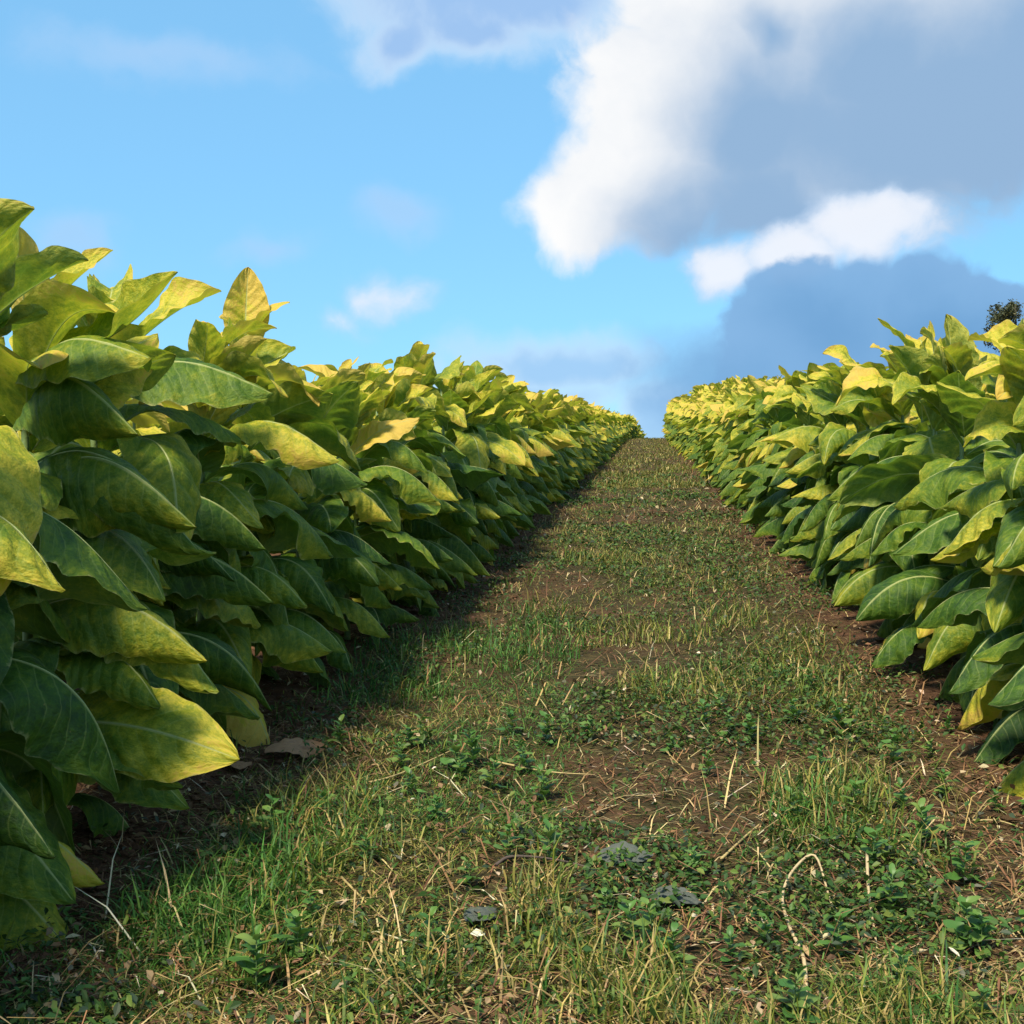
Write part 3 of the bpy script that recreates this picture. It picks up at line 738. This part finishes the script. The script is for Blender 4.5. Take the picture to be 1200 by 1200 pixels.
T = 'tan dry stem lying across the grass of the path'
for pix in [[(845, 1002), (885, 970), (930, 940)], [(925, 925), (965, 945), (1015, 965)], [(575, 895), (640, 905), (700, 905)], [(430, 930), (470, 915), (540, 880)], [(600, 1065), (640, 1052), (690, 1035)],
            [(545, 1165), (575, 1130), (590, 1112)], [(450, 1160), (500, 1160), (545, 1150)], [(650, 1150), (690, 1160), (720, 1200)], [(1045, 985), (1075, 1010), (1100, 1055)], [(400, 1030), (430, 1055), (455, 1080)],
            [(815, 1050), (850, 1030), (880, 1022)], [(1140, 965), (1170, 968), (1200, 972)], [(1030, 1140), (1050, 1110), (1075, 1100)], [(700, 1060), (706, 1090), (712, 1110)]]:
    lying(pix, [random.uniform(0, .012) for _ in pix], random.uniform(.0022, .0038), .0012, STRAW, T, 'tan dry stems on the path')

# fallen leaves
def dead_leaf_mat(name, c1, c2):
    m = Mat(name); t = m.n('ShaderNodeTexCoord'); nz = m.noise(t.outputs['UV'], 9, 5, .65)
    p = m.n('ShaderNodeBsdfPrincipled'); m.put(p.inputs['Base Color'], m.mix(nz, (*c1, 1), (*c2, 1))); p.inputs['Roughness'].default_value = 0.75
    bp = m.n('ShaderNodeBump'); bp.inputs['Distance'].default_value = .3; bp.inputs['Strength'].default_value = .6; m.put(bp.inputs['Height'], m.math('MULTIPLY', nz, .03)); m.t.links.new(bp.outputs[0], p.inputs['Normal'])
    return m.out(p.outputs[0])
GREYD = dead_leaf_mat('withered_grey_leaf', (0.025, 0.035, 0.025), (0.105, 0.115, 0.095))
YELD = dead_leaf_mat('withered_yellow_leaf', (0.50, 0.25, 0.03), (0.62, 0.48, 0.08))
BRND = dead_leaf_mat('withered_brown_leaf', (0.14, 0.06, 0.03), (0.42, 0.22, 0.09))
def fallen(px, py, L, az, mat, label, group=None, lift=.012):
    P = leaf_params('low'); P.update(a0=R(12), a1=R(-10), fold0=R(8), fold1=R(-8), amp=0.03, marg=-.6, dent=-.03, curlL=R(-15), curlR=R(10))
    v, q, uv, *_ = leaf_arrays(P, 18, 10); x, y = on_ground(px, py)
    v = v * L; v[:, 2] -= v[:, 2].min()
    o = mesh_obj('fallen_leaf', v, q, mat, uv=uv); o.location = (x, y, G1(x, y) + lift); o.rotation_euler = (0.1, -0.05 + SLOPE * math.sin(az), az); tag(o, label, 'leaf', group)
fallen(700, 1008, .13, 0.2, GREYD, 'withered grey tobacco leaf lying beside the dark twig')
fallen(760, 1048, .12, -0.3, GREYD, 'withered grey leaf lying flat on bare brown soil by a weed')
fallen(545, 1085, .10, 1.0, GREYD, 'withered dark grey leaf half sunk in the tall grass')
fallen(1075, 778, .22, 0.3, YELD, 'bright orange yellow fallen leaf under the sunlit row', lift=.03)
fallen(1140, 862, .26, 0.4, YELD, 'crumpled yellow leaf on red soil under the sunlit row', lift=.03)
fallen(310, 900, .20, 0.8, BRND, 'brown withered leaf on the soil under the shaded row')
fallen(280, 915, .16, 2.0, BRND, 'small brown withered leaf at the foot of the shaded row')

# ------------------------------------------------------------------ a tree beyond the field
td = ray(1190, 340); ty = 50.0; tx = td.x / td.y * ty
tz = G1(tx, ty)
tree = empty('tree', (tx, ty, tz)); tag(tree, 'sparse dark tree rising beyond the tobacco on the sunlit side', 'tree')
TH = 6.4; tree_top = CAM_H + td.z / td.y * ty - tz
V, F = tube([(0, 0, -.2), (.1, 0, 1.4), (-.05, .1, 2.8), (.05, .05, 4.2), (0, 0, 5.6)], .16, .03, 8); mesh_obj('trunk', V, F, BARK, tree)
tr_ = random.Random(3); cl, cf, cc = [], [], []
for i in range(16):
    h0 = tr_.uniform(1.8, 5.2); a = i * 2.4; Lb = tr_.uniform(1.0, 2.2) * (1.1 - 0.1 * h0); e = (Lb * math.cos(a), Lb * math.sin(a), h0 + Lb * tr_.uniform(.4, .8))
    V, F = tube([(0, 0, h0), (e[0] * .5, e[1] * .5, h0 + (e[2] - h0) * .4), e], .045, .008, 5); mesh_obj('limb', V, F, BARK, tree)
    for k in range(7):
        f = tr_.uniform(.45, 1.05); cx_, cy_, cz_ = e[0] * f + tr_.gauss(0, .18), e[1] * f + tr_.gauss(0, .18), h0 + (e[2] - h0) * f + tr_.gauss(0, .2)
        for j in range(90):
            p = Vector((cx_ + tr_.gauss(0, .16), cy_ + tr_.gauss(0, .16), cz_ + tr_.gauss(0, .13)))
            m = Euler((tr_.uniform(-1, 1), tr_.uniform(-1, 1), tr_.uniform(0, 6.28))).to_matrix(); s = tr_.uniform(.05, .10); b = len(cl)
            for qx, qy in ((-1, 0), (0, -.5), (1, 0), (0, .5)): cl.append(tuple(p + m @ Vector((qx * s, qy * s, 0))))
            cf.append((b, b + 1, b + 2, b + 3)); g_ = tr_.random(); cc += [(0.045 + .05 * g_, 0.06 + .03 * g_, 0.03, 1)] * 4
o = mesh_obj('crown', cl, cf, BLADES, tree, smooth=False, col=cc); o['kind'] = 'stuff'
tree.scale = (tree_top / TH,) * 3
